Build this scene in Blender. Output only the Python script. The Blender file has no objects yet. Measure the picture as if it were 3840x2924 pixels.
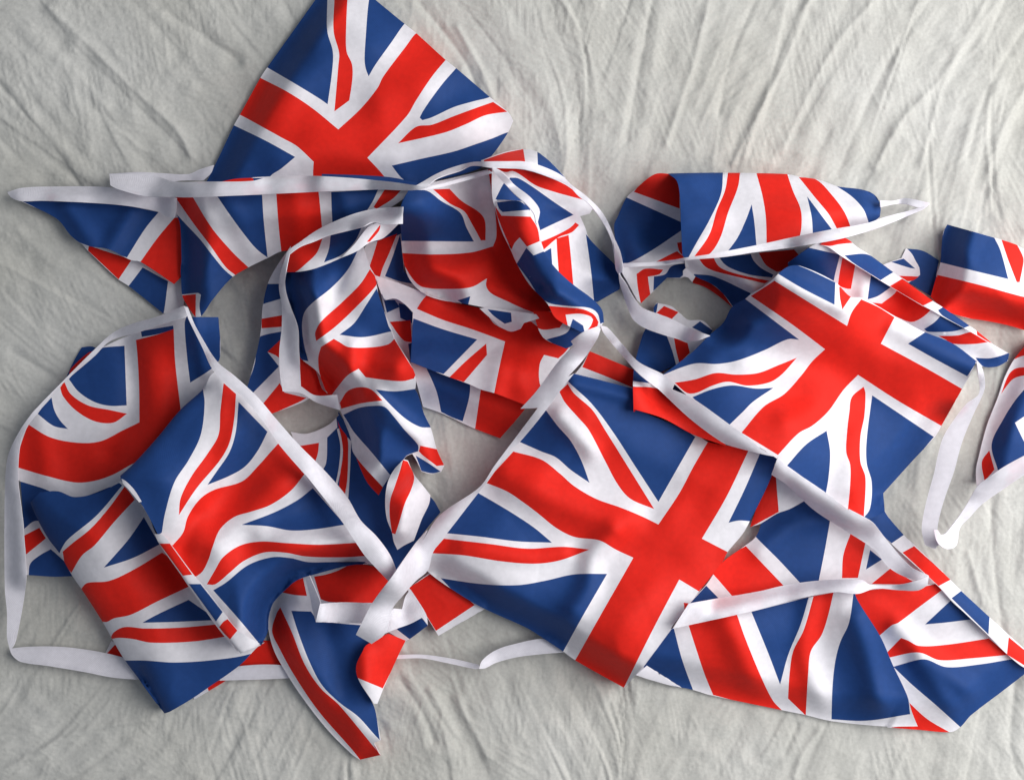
import bpy, math, random
import numpy as np
from mathutils.geometry import delaunay_2d_cdt
from mathutils import Vector

C = bpy.context.scene.collection
SC = bpy.context.scene
PX = 0.0002          # metres of cloth per photograph pixel
CAMH = 1.05          # camera height above the cloth

# ---------------------------------------------------------------- camera
cam = bpy.data.cameras.new('camera'); camo = bpy.data.objects.new('camera', cam)
C.objects.link(camo); camo.location = (0, 0, CAMH)
cam.sensor_width = 36; cam.lens = 36 * CAMH / (3840 * PX)
cam.clip_start = 0.05; cam.clip_end = 50
SC.camera = camo
# ---------------------------------------------------------------- world and lamps (soft window light from the upper right)
w = bpy.data.worlds.new('World'); SC.world = w; w.use_nodes = True
bg = w.node_tree.nodes['Background']; bg.inputs[0].default_value = (0.80, 0.88, 1.0, 1); bg.inputs[1].default_value = 0.22
def area(name, loc, target, size, energy, col):
    l = bpy.data.lights.new(name, 'AREA'); l.shape = 'RECTANGLE'; l.size = size[0]; l.size_y = size[1]; l.energy = energy; l.color = col
    o = bpy.data.objects.new(name, l); C.objects.link(o); o.location = loc
    o.rotation_euler = (Vector(target) - Vector(loc)).to_track_quat('-Z', 'Y').to_euler()
    return o
area('window_light', (1.13, 0.20, 1.0), (0.05, -0.05, 0), (1.4, 1.4), 34, (1.0, 0.985, 0.95))
SC.view_settings.view_transform = 'Standard'; SC.view_settings.look = 'None'
SC.view_settings.exposure = 0.08; SC.view_settings.gamma = 1
SC.cycles.max_bounces = 8; SC.cycles.diffuse_bounces = 5
CL1, CL2, CL3, CL4, CL5, CL6, CLA = 0.6, 0.14, 0.05, 0.36, 0.45, 0.0, 1.35
LIFT, WAV, FOLD, TILT = 1.9, 1.0, 1.35, 1.3
FLAG_LABELS = {'top_flag': 'flag spread flat at the top with its corner cut off by the frame', 'left_flag': 'flag at far left folded to a blue point',
  'cross_flag': 'flag hanging below the upper tape', 'curled_flag': 'scrap of flag curled in shade', 'middle_flag': 'flag with a wide red band under the draped one',
  'draped_flag': 'bulging flag in the centre of the heap', 'fan_flag': 'fan folded flag under the arching tape', 'shaded_flag': 'flag half hidden in shade under the twisted one',
  'twisted_flag': 'flag twisted into a hanging tail', 'scroll_flag': 'small rolled flag with a slanting red stripe', 'edge_flag': 'flag at the right edge with a dark curl beside it',
  'corner_flag': 'flag cut off by the right edge', 'rolled_flag': 'flag rolled over into a scroll', 'tucked_flag': 'red corner of flag tucked under the central flag', 'small_flag': 'small piece of flag poking out',
  'lower_flag': 'flag spread at lower right under the tape', 'central_flag': 'large flag lying open in the centre', 'short_flag': 'strip of flag between the two largest flags',
  'right_flag': 'large flag lying open at right', 'round_flag': 'flag curving inside the left tape loop', 'striped_flag': 'flag rolled over at lower left',
  'pointed_flag': 'flag trailing down to a point', 'front_flag': 'wavy flag lying on top at left'}
LM = {'twisted_flag': 2.6, 'draped_flag': 1.7, 'shaded_flag': 2.8, 'cross_flag': 2.4, 'fan_flag': 2.2, 'middle_flag': 1.6, 'rolled_flag': 2.0, 'small_flag': 1.3,
      'short_flag': 1.1, 'central_flag': 1.45, 'scroll_flag': 2.0, 'front_flag': 1.7, 'right_flag': 1.25, 'edge_flag': 1.5, 'pointed_flag': 1.3}
NCR, CRH = 230, 0.9
# ---------------------------------------------------------------- traced pieces of cloth
# every piece: outline, printed areas (B blue, R red, W white); later pieces lie on earlier ones
FAC = []
def F(part, base, out, B=(), R=(), W=(), lift=0.0, gap=1.2, stiff=4, roll=(), rr=26, folds=(), tilt=None, R2=(), drop=()):
    FAC.append(dict(part=part, base=base, out=out, B=B, R=R, W=W, lift=lift, gap=gap, stiff=stiff,
                    roll=roll, rr=rr, folds=folds, tilt=tilt, R2=R2, drop=drop))

# ---- upper left
F('left_flag','W','K2 680,920 760,900 1100,1020 1450,1200 1540,1180 1520,1420 1440,1480 1350,1490 1060,1260 980,1210 720,965',
  B=['K2 1180,1110 1390,1225 1355,1485 1340,1500 1060,1268'], R=['K2 735,930 1090,1045 980,1208 728,970'], lift=1)
F('top_flag','W','K1 820,0 510,435 470,495 340,730 300,800 210,990 135,1140 100,1200 150,1230 1450,1230 1480,1170 1850,1080 1935,1000 2043,848 2078,770 2050,720 1925,615 1720,440 1645,380 1460,212 1385,152 1200,0 962,-200',
  B=['K1 895,-200 895,0 895,200 930,330 926,450 897,665 850,632 700,540 515,432 440,390 780,-120 850,-260',
     'K1 1175,-80 1155,40 1140,230 1132,380 1140,440 1158,487 1200,415 1300,275 1385,155 1440,110 1250,-80',
     'K1 1712,438 1640,520 1560,625 1500,715 1483,750 1500,766 1560,748 1700,683 1830,645 1920,622 1950,600 1730,410',
     'K1 2045,843 1950,880 1850,915 1700,965 1500,1010 1305,1055 1370,1135 1480,1210 1850,1110 1990,1000 2080,850',
     'K1 300,798 500,895 690,1000 600,1075 530,1125 480,1240 100,1240 180,960 270,780'],
  R=['K1 440,480 475,500 640,585 800,690 965,825 1110,690 1215,560 1250,490 1400,290 1452,220 1480,205 1660,375 1645,387 1560,490 1460,640 1400,740 1150,1005 1250,1115 1330,1240 830,1240 805,1120 808,1030 700,930 610,880 520,830 340,732 300,720',
     'K1 945,-200 940,0 935,200 970,340 965,420 940,710 1035,640 1055,500 1052,410 1018,330 1015,180 1028,-100',
     'K1 1950,650 2040,712 1900,735 1780,790 1640,845 1345,913 1460,808 1560,795 1700,740 1850,685'],
  lift=14, stiff=10, folds=[('K1 560,700 820,420 960,330 1130,300',3,110),('K1 1250,640 1480,560 1700,440',3.5,120),('K1 620,1010 900,960 1150,1010 1350,960 1800,760',4,110),('K1 850,-50 900,130 800,240',3,80)],
  drop=['K1 962,-200 820,0 510,435 300,800 135,1140'])
F('left_flag','W','K2 160,556 470,708 590,850 700,925 900,960 1085,1050 1160,1062 1440,1247 1500,1170 1520,650 1480,500 700,560',
  B=['K2 140,540 350,555 700,572 1050,602 1312,652 1200,790 1050,1027 870,970 740,935 600,870 470,715'],
  R=['K2 1442,700 1300,870 1150,1080 1440,1260 1520,1180 1530,690'], lift=5, folds=[('K2 560,600 760,900',4,60),('K2 1080,660 900,960',4,55)])
F('cross_flag','W','K2 1450,470 1450,620 1490,760 1500,1000 1505,1330 1560,1440 1620,1525 1665,1512 1760,1375 1920,1192 2050,1112 2190,1042 K5 90,455 180,412 350,400 600,300 800,180 980,60 1040,0 500,-20 0,-25',
  B=['K2 1435,640 1530,745 1650,872 1750,1000 1850,1122 1928,1190 1760,1385 1665,1520 1650,1430 1662,1335 1640,1320 1500,1335 1470,1300',
     'K1 195,1250 480,1240 490,1400 515,1640 440,1580 350,1470 270,1360','K5 495,35 795,18 750,110 640,260 510,310 500,180'],
  R=['K2 1450,530 1590,520 1750,780 1920,980 2055,1110 1950,1175 1870,1110 1740,930 1600,745','K2 1490,1342 1620,1330 1618,1540 1560,1450',
     'K5 145,30 415,30 430,180 442,320 180,430 160,240','K5 835,20 955,5 890,75 785,142 765,130'],
  lift=9, stiff=7, folds=[('K1 250,1250 420,1600',3,70),('K5 270,30 300,380',3,80),('K5 560,20 640,300',3,60)], drop=['K2 1450,600 1490,760 1500,1000 1505,1330'])
F('cross_flag','B','K1 860,1108 1100,1116 1300,1130 1470,1165 1460,1195 860,1195', lift=2)
F('cross_flag','R','K1 170,1170 300,1140 420,1132 430,1160', lift=1)
F('tape','T','K2 905,335 1150,322 1330,330 1560,338 1650,300 1770,262 1745,330 1680,390 1500,392 1400,405 1200,405 920,440', lift=3)
F('tape','T','K2 60,488 180,452 450,441 880,445 1010,472 1190,515 1460,535 1460,640 1442,700 1380,690 1310,648 1050,600 700,572 350,558 165,560 90,530', lift=3, tilt=(0,.012))
# ---- centre back
F('curled_flag','W','K5 700,400 800,280 950,220 960,540 1050,620 1190,690 1150,720 1000,720 760,580',
  B=['K5 735,350 830,270 950,230 940,300 830,345','K5 935,300 960,540 1055,625 930,602 838,570 885,450'],
  R=['K5 790,345 915,300 862,430 822,520 802,590 735,520 765,430'], lift=1)
F('curled_flag','W','K5 800,640 1060,740 1080,1150 960,1150 860,870',
  B=['K5 830,720 900,722 932,765 850,802','K5 925,740 1045,770 1010,870 935,835','K5 985,1000 1050,980 1060,1120 1000,1120'],
  R=['K5 868,860 1000,850 1010,990 960,980 915,930'], lift=1)
F('middle_flag','W','K5 1000,1105 1300,1150 1600,1200 1850,1250 1700,1450 1570,1600 1400,1535 1200,1442 1080,1400 1040,1250',
  B=['K5 1095,1140 1380,1200 1375,1330 1332,1492 1260,1465 1195,1432 1165,1300'], R=['K5 1450,1270 1900,1200 1700,1480 1570,1640 1410,1545'], lift=6, drop=['K5 1570,1600 1400,1535 1200,1442 1080,1400'])
F('middle_flag','W','K5 770,563 930,615 1110,685 1300,740 1480,780 1800,840 2010,1000 2010,1060 1860,1250 1760,1400 1530,1312 1450,1290 1370,1255 1240,1208 1110,1158 1000,1115 1010,950 1015,800 960,745 900,712 830,725',
  B=['K5 1018,838 1200,905 1425,972 1210,1192 1110,1162 990,1120 1005,950'],
  R=['K5 1100,693 1300,742 1460,778 1530,870 1620,918 1700,890 1740,850 1860,860 2030,990 1985,1052 1940,1092 1850,1070 1822,1130 1822,1250 1860,1330 1760,1430 1530,1325 1565,1150 1602,985 1400,910 1200,845 1040,777 1070,730',
     'K5 1482,998 1487,1070 1340,1242 1248,1212 1350,1112'], lift=6, folds=[('K5 1130,700 1620,990 1540,1300',4,70),('K5 1780,880 1700,1250',4,80)])
F('draped_flag','W','K6 120,600 200,440 500,380 880,290 980,380 1000,700 1100,1000 1250,1250 1400,1400 1500,1500 1450,1600 1300,1640 1200,1560 1130,1515 1000,1490 850,1450 600,1400 450,1375 330,1335 250,1280 180,1190 140,1050 122,880',
  B=['K6 180,470 330,475 450,560 610,660 660,780 722,896 100,890 110,600','K6 585,1382 692,1348 672,1425 640,1415'],
  R=['K6 385,465 520,460 620,560 760,650 812,720 818,885 780,886 700,740 640,645 520,580',
     'K6 840,300 868,480 893,620 908,850 880,935 700,985 400,1002 100,990 150,1100 230,1222 300,1272 500,1287 700,1272 830,1200 822,1260 860,1320 1000,1390 1130,1450 1250,1500 1300,1560 1280,1640 1480,1620 1550,1500 1250,1250 1100,1000 1050,700 1000,300'],
  lift=9, stiff=7, folds=[('K6 160,640 600,760',5,110),('K6 150,1050 520,1150 800,1080',6,90),('K6 880,500 930,900',4,60),('K6 850,1270 1150,1400',4,45)], drop=['K6 122,880 140,1050 180,1190 250,1280 450,1375'])
F('draped_flag','W','K5 1780,790 1960,798 2060,810 2145,860 2132,915 2040,1005 1990,1030 1860,972 1820,920',
  R=['K5 1770,780 1965,805 1982,850 1950,897 1830,907 1740,840'],
  B=['K5 2025,848 2090,880 2112,920 2030,1010 1980,1040 1865,972 1990,932 2022,885'], lift=4)
F('draped_flag','W','K5 1440,775 1500,768 1640,788 1800,812 1820,838 1720,868 1700,905 1640,922 1570,890 1500,830',
  B=['K5 1490,780 1640,802 1645,860 1600,872 1530,822'], gap=.8)
F('fan_flag','W','K6 870,290 1150,285 1390,365 1510,435 1650,540 1705,620 1680,665 1600,685 1645,790 1670,862 1760,960 1862,1060 1942,1150 1927,1290 1740,1397 1600,1350 1200,1200 1000,900 880,560',
  B=['K6 1020,368 1085,372 1200,440 1400,580 1545,675 1400,740 1270,802 1240,700 1180,560 1000,430','K6 965,420 1000,380 1100,520 1190,600 1180,650 960,570 900,545',
     'K6 1290,990 1360,950 1372,1115 1290,1020','K6 1648,835 1750,950 1860,1050 1960,1150 1940,1300 1740,1400 1715,1385 1692,1150'],
  R=['K6 890,280 1000,285 1200,318 1390,385 1500,440 1655,557 1500,517 1370,480 1230,430 1100,340 1040,312 980,322',
     'K6 1278,898 1400,845 1520,780 1562,738 1592,760 1530,820 1420,862 1300,962','K6 1405,870 1505,842 1522,1000 1545,1265 1425,1170 1412,1000'],
  lift=8, stiff=6, folds=[('K6 1050,340 1300,560 1560,640',4,50),('K6 1500,880 1560,1250',3,60)], drop=['K6 1760,960 1942,1150 1927,1290 1740,1397'])
F('fan_flag','W','K6 780,225 980,155 1130,132 1240,152 1350,235 1480,370 1400,370 1150,270 800,262',
  R=['K6 805,222 980,163 1130,132 1150,262 805,245'], B=['K6 1246,150 1350,235 1480,375 1500,420 1400,380 1252,290'], lift=5)
F('tape','T','K6 -20,408 200,432 350,438 600,378 850,308 880,325 600,408 330,468 200,465 -20,462', lift=6, tilt=(0,.01))
F('fan_flag','W','K6 890,570 920,552 1120,560 1180,640 1240,760 1270,880 1300,980 1400,1120 1540,1250 1700,1370 1780,1460 1797,1560 1740,1632 1640,1660 1600,1640 1400,1530 1330,1410 1180,1250 1080,1085 1030,975 940,780',
  R=['K6 888,590 950,682 1190,690 1245,780 1267,892 1160,937 1100,862 1060,905 1033,965 960,800 900,640',
     'K6 1322,1425 1480,1440 1620,1455 1712,1498 1752,1560 1740,1602 1690,1652 1640,1650 1690,1590 1708,1540 1690,1515 1600,1492 1480,1500 1500,1600 1400,1540 1330,1480'],
  B=['K6 1155,948 1215,1010 1305,975 1420,1130 1560,1255 1700,1355 1785,1450 1805,1560 1767,1575 1745,1490 1680,1445 1500,1428 1340,1402 1250,1330 1180,1222 1075,1080',
     'K6 912,572 1090,560 1190,632 960,652 928,622','K6 1540,1535 1625,1590 1640,1655 1500,1650'], lift=7, stiff=5, folds=[('K6 940,620 1150,960 1300,1230 1500,1350 1740,1480',7,45)], drop=['K6 890,570 940,780 1030,975 1080,1085 1180,1250'])
F('tape','T','K6 230,440 300,400 400,342 520,290 700,240 800,234 1000,232 1150,235 1300,278 1450,350 1530,428 1650,518 1780,650 1860,800 1930,1000 1950,1062 1940,1140 1900,1140 1878,980 1858,880 1780,722 1680,592 1590,522 1500,432 1380,377 1150,302 1000,292 870,287 700,270 600,312 420,372 330,438', lift=9)
F('tape','T','K6 868,268 960,330 1060,428 1180,520 1250,600 1268,650 1245,755 1235,740 1222,672 1160,592 1060,502 960,402 888,320', lift=14, tilt=(-.02,.01))
# ---- left centre
F('shaded_flag','B','K3 1850,880 1950,892 2080,842 2150,780 KB 220,290 270,380 500,700 800,1100 1100,1200 1315,1310 1425,1480 1250,1690 KM 1530,592 1400,430 1100,0 KB 600,1700 0,1080 K3 1900,1000',
  W=['K3 1780,860 1950,882 2080,836 2160,770 KB 190,340 205,480 85,600 72,900 0,1030 -80,1000 -420,700 -430,450','KB 200,500 240,700 222,950 180,1165 200,1190 250,960 270,700 225,490','KB 325,595 368,640 354,1000 332,1345 288,1295 316,1100 330,800'],
  R2=['K3 1895,972 2030,950 2022,1020 1998,1090','KB 205,395 240,480 322,600 332,800 322,1100 292,1292 222,1222 242,1000 272,800 252,600','KB 430,840 745,1180 692,1282 560,1132 485,980'], lift=1)
F('shaded_flag','W','K3 1850,-300 1720,-100 1675,60 1658,250 1620,430 1570,610 1600,662 1720,768 1940,686 2000,640 1900,300 1830,-100',
  B=['K3 1690,-60 1800,-60 1800,30 1675,68','K3 1660,272 1800,240 1790,290 1702,372 1775,465 1590,652 1560,610 1620,450 1635,300'],
  R=['K3 1665,162 1800,138 1800,212 1665,222','K3 1702,372 1790,290 1790,420 1750,392','K3 1665,712 1780,570 1810,630 1950,665 1900,692 1720,772'], lift=4)
F('twisted_flag','R','K5 290,1050 400,1100 480,1300 530,1335 400,1330 300,1300', W=['K5 400,1175 430,1215 470,1310 440,1290'], gap=.8)
F('twisted_flag','W','K5 215,540 400,512 560,440 650,400 700,385 742,510 772,565 800,700 870,890 900,970 1000,1130 1032,1210 1030,1300 KB 1125,40 1160,100 1220,290 1310,490 1380,740 1467,930 1430,1005 1320,1030 1200,1000 1140,870 1090,790 1020,820 980,870 830,1050 740,1182 400,790 360,600 280,380 228,250 K5 530,1330 470,1312 410,1182 300,1090 290,1050 250,800 200,650',
  B=['K5 195,545 400,510 560,440 668,402 600,530 500,640 370,745 325,800 310,880 322,1000 350,1110 300,1100 230,900 180,700','K5 785,648 835,800 862,890 880,920 700,957 548,942 640,870 720,750',
     'K5 778,1290 900,1302 1040,1285 KB 1220,290 1308,480 1180,472 980,352','KB 275,332 450,252 620,226 760,236 870,350 1000,510 1160,690 1160,760 1020,815 980,870 830,1042 600,762 400,532 320,402',
     'KB 1130,812 1250,882 1425,1000 1330,1022 1200,995'],
  R=['K5 742,525 785,590 782,628 640,780 520,892 400,982 393,930 430,860 560,740 680,620',
     'K5 413,1090 430,1020 512,968 550,990 605,1020 750,1022 860,1002 897,968 960,1070 1035,1190 1022,1220 950,1237 820,1227 715,1212 670,1158 600,1200 540,1270 495,1330 470,1310 425,1200',
     'K5 550,1375 600,1300 680,1275 750,1290 822,1360 690,1377 560,1412','KB 1185,695 1385,738 1470,925 1380,935 1210,805 1168,760'],
  lift=13, stiff=6, folds=[('K5 480,560 370,760 360,1000 480,1280',8,75),('K5 640,1000 620,1180',4,60),('K5 900,1150 800,1130',3,60),('KB 350,300 900,950',-3,90),('KB 700,150 1150,600',5,55)],
  drop=['K5 215,540 200,650 250,800 290,1050 410,1182 530,1330','KB 228,250 280,380 360,600 400,790'])
F('twisted_flag','W','K5 200,545 205,450 260,388 430,318 600,275 700,240 765,225 720,330 650,400 560,452 400,518 300,540',
  R=['K5 200,540 220,440 300,378 440,330 405,420 335,490 262,545'], B=['K5 492,308 690,258 645,350 560,435 450,482 480,400'], lift=3)
F('twisted_flag','W','K5 820,228 945,215 830,325 742,355 660,410 555,455 640,370 740,250', R=['K5 808,242 802,278 742,350 722,352'], lift=3)
F('scroll_flag','W','KB 990,855 870,985 800,1130 770,1350 790,1560 850,1720 KM 1500,250 1545,350 1620,300 1740,240 1790,105 KB 1205,1560 1290,1380 1305,1280 1220,1170 1110,1030 1040,870',
  R=['KB 980,865 1035,880 1112,1060 1082,1200 1002,1380 930,1620 890,1740 KM 1480,150 KB 822,1500 832,1330 882,1180 942,1000'], lift=5, stiff=3,
  folds=[('KB 1010,900 1000,1300 950,1680',9,70)])
# ---- right, far
F('edge_flag','W','K11 380,840 480,800 620,752 680,628 900,658 1105,780 1092,960 1000,1240 720,1072 620,1012 500,952',
  B=['K11 490,802 650,758 800,888 740,880','K11 690,625 900,655 1110,780 1085,900 1050,1100 1000,1250 880,1175 715,1070 862,970 852,870 812,800 760,700'],
  R=['K11 590,980 850,990 770,1040 700,1052'], gap=.8)
F('edge_flag','W','K11 1215,318 1165,420 1140,600 1125,800 1085,960 1000,1250 KR 1160,30 1450,140 1700,180 2000,240 2203,300 2300,320 K11 2300,700 2206,640 2110,580 1800,480',
  B=['K11 1200,310 1822,488 1900,650 2003,1022 1500,900 1100,800 1120,600'], R=['K11 1915,515 2115,575 2192,730 2200,800 2150,1062 2112,1062 2000,770',
     'K11 1085,968 1600,1090 2160,1242 2300,1270 KR 2320,340 2000,250 1500,150 1100,20 K11 980,1250'], lift=14, stiff=8, drop=['K11 1215,318 1140,600 1085,960 1000,1250','KR 1450,140 1700,180 2000,240 2203,300'])
F('corner_flag','W','K8 2280,430 2150,580 2085,700 2040,830 1970,1010 1920,1200 1900,1300 1905,1400 2050,1310 2280,1190',
  B=['K8 2290,770 2206,782 2150,850 2080,960 2000,1130 2040,1295 2206,1205 2290,1180'], W=['K8 2148,992 2210,950 2240,1120 2206,1112'],
  R=['K8 2300,430 2160,540 2135,592 2206,565 2300,560','K8 2060,810 2110,685 2160,645 2290,640 2290,690 2206,692 2140,712 2095,760','K8 1985,1168 2018,1290 1955,1365 1938,1240'], lift=10, stiff=6, drop=['K8 2150,580 2040,830 1970,1010 1900,1300'])
F('rolled_flag','W','KE 415,460 950,438 1172,428 1155,590 1100,610 950,602 800,752 640,905 600,872 480,650 420,545',
  R=['KE 590,560 690,498 905,508 860,562 722,592 752,800 640,912 602,702'], B=['KE 795,590 930,562 1000,470 1180,425 1162,545 1100,605 950,605 788,760'], lift=3)
F('rolled_flag','W','K7 435,176 545,176 600,250 615,700 625,742 400,762 230,745 190,620 175,500 200,440 250,330 300,280',
  B=['K7 250,322 600,480 600,535 430,650 290,730 225,750 185,620 170,490'],
  R=['K7 435,170 545,170 585,240 592,395 300,288 350,230','KE 815,420 1000,322 1070,290 1140,350 1190,380 960,412','KE 1068,190 1150,180 1150,370 1090,280'], lift=4, stiff=4, folds=[('K7 250,400 300,650',4,60)], drop=['K7 250,330 175,500 190,620 230,745'])
F('rolled_flag','R','KE 1250,560 1480,655 1650,820 1720,950 1560,820 1400,715 1255,665', gap=.8)
F('rolled_flag','W','KE 1160,395 1700,340 2206,270 K7 1250,630 1400,610 1430,700 1240,800 1190,840 1150,1000 925,1025 KE 1720,942 1620,800 1480,680 1290,590 1180,500',
  R=['KE 1325,380 1500,370 1562,470 1680,530 1900,588 2160,640 2100,672 1900,622 1650,562 1500,522 1400,472','K7 1095,675 1320,655 1395,742 1240,790 1210,797 1140,752'],
  B=['KE 1560,360 1940,325 1972,400 2062,490 2206,568 2190,602 1950,572 1750,512 1640,452','KE 1270,560 1500,588 1935,785 1960,900 2206,1090 K7 1000,1080 880,1080 KE 1740,960 1620,800 1480,680 1260,600'],
  lift=8, stiff=5, folds=[('KE 1250,450 1600,590 2000,700',5,45)], drop=['KE 1720,942 1620,800 1480,680 1290,590 1180,500'])
F('rolled_flag','W','KE 1138,520 1172,488 1285,590 1245,655 1200,602 1140,592', lift=1)
F('rolled_flag','W','K7 520,172 700,168 870,167 1280,176 1350,192 1480,212 1600,254 1750,274 1832,308 1868,370 1866,440 1850,500 1400,625 870,695 650,715 610,695 600,500 592,300 572,215',
  B=['K7 500,168 868,160 855,300 780,470 700,610 645,710 605,700 598,450 588,300 568,215','K7 1050,368 1067,480 1082,650 990,660 895,670 960,580 1012,470',
     'K7 1403,318 1480,420 1570,540 1440,570 1432,450','K7 1588,250 1750,265 1845,300 1880,370 1875,440 1800,500 1762,400 1690,320'],
  R=['K7 900,160 977,160 962,260 900,420 850,580 785,680 720,700 685,700 780,560 830,400 880,280','K7 1080,170 1275,170 1312,280 1362,400 1367,510 1350,600 1200,620 1145,630 1140,450 1120,320 1097,230',
     'K7 1350,195 1460,210 1562,310 1642,420 1685,525 1605,545 1540,430 1450,320'],
  lift=14, stiff=6, rr=60, roll=['K7 520,172 870,167 1280,176 1480,212 1750,274 1832,308','K7 1832,308 1868,370 1866,440 1850,500'], folds=[('K7 650,420 1150,400 1700,440',5,110)])
F('small_flag','W','KE 790,965 830,900 1000,940 1100,1020 1200,1100 1370,1110 1490,1220 1450,1295 1200,1205 800,1025',
  B=['KE 780,1010 800,925 842,902 832,970 820,1020','KE 1245,1190 1340,1118 1510,1240 1450,1290'], R=['KE 915,938 1085,1010 1005,1092 825,1020'], lift=3)
# ---- lower right, underneath
F('lower_flag','W','K10 200,855 290,700 380,600 470,475 600,378 665,325 700,240 760,100 800,-60 1200,-30 1330,100 1290,215 1420,350 1500,420 1660,560 1720,610 1785,690 1650,660 1250,720 640,800',
  B=['K10 960,100 1095,212 1062,400 1022,600 930,600 800,460 670,330 640,290 740,200 860,160','K10 380,605 455,680 270,725','K10 1322,400 1390,455 1298,512'],
  R=['K10 608,378 830,610 530,665 430,550 380,500','K10 1212,300 1295,360 1252,560 1160,562 1168,430','K10 1440,505 1600,600 1330,595','K10 1195,-60 1290,-60 1280,215 1195,160'], lift=5, folds=[('K10 700,400 900,250 1060,230',4,70)])
F('lower_flag','W','K10 700,-20 800,-40 960,110 860,165 790,190 690,250 632,268 680,120', R=['K10 700,-30 780,-30 797,182 630,272'], lift=4)
F('lower_flag','W','K10 1225,640 1720,590 1785,690 1900,790 2000,880 2110,1000 2206,1060 2290,1040 2290,1050 2080,1212 1900,1350 1842,1415 1785,1445 1600,1432 1420,1418 1500,1300 1400,1000',
  R=['K10 1220,650 1350,610 1500,630 1730,590 1735,630 1600,730 1480,820 1450,830 1375,892','K10 1420,987 1500,905 1540,920 1600,950 1750,945 2005,908 2115,1002 1900,1022 1720,1032 1620,992 1560,990 1435,1017',
     'K10 1545,1275 1650,1370 1785,1450 1600,1440 1400,1425 1550,1405'],
  B=['K10 1638,827 1785,690 1845,720 1915,797 1750,817','K10 1455,1070 1600,1030 1650,1030 1760,1072 1950,1057 2150,1025 2290,1010 2290,1060 2080,1220 1900,1355 1842,1418 1700,1290 1560,1170'],
  lift=6, stiff=6, folds=[('K10 1480,850 1640,1010 1900,1220',5,70),('K10 1600,1050 1800,1300',3,60)], drop=['K10 2290,1050 2080,1212 1842,1415 1600,1432'])
F('lower_flag','W','K10 -80,1080 100,920 195,845 640,740 1230,620 1245,680 1382,900 1452,1060 1532,1230 1562,1330 1595,1412 1400,1412 1100,1382 950,1347 780,1312 400,1232 300,1202 150,1172 0,1122',
  B=['K10 20,1072 192,840 242,1030 305,1205 150,1165','K10 640,755 970,670 922,830 852,1000 805,1172 740,1000','K10 1228,640 1384,900 1454,1060 1535,1230 1552,1342 1300,1380 1100,1372 1105,1200 1120,1050 1150,930 1200,820'],
  R=['K10 275,820 555,765 602,900 692,1120 762,1262 815,1320 600,1278 420,1232 370,1110 320,960','K10 1000,655 1115,630 1077,790 1042,890 982,980 967,1100 952,1350 850,1252 860,1100 880,980 940,860'],
  lift=8, stiff=7, folds=[('K10 480,760 700,1250',5,90),('K10 980,700 950,1000 1050,1300',4,70),('K10 1250,800 1400,1350',4,70)], drop=['K10 -80,1080 0,1122 300,1202 780,1312 1100,1382 1595,1412'])
F('lower_flag','W','K10 1285,205 1340,150 1385,60 1402,170 1512,310 1582,375 1782,570 1852,640 2002,780 2122,890 2290,1040 2290,1100 2206,1075 2110,1000 1990,880 1790,690 1710,605 1505,420 1445,365',
  B=['K10 1270,210 1400,40 1402,170 1518,312 1445,362','K10 1790,677 1845,635 2008,785 2002,885'], R=['K10 1508,415 1575,378 1785,570 1715,607','K10 2118,900 2300,1050 2300,1120 2108,1000'], lift=2, roll=['K10 1402,170 1512,310 1782,570 2002,780 2122,890'], rr=16)
F('tucked_flag','W','K9 40,1190 160,1100 300,1140 480,1290 212,1445 140,1330', R=['K9 50,1180 165,1105 300,1180 412,1275 198,1418'], lift=6)
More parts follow.
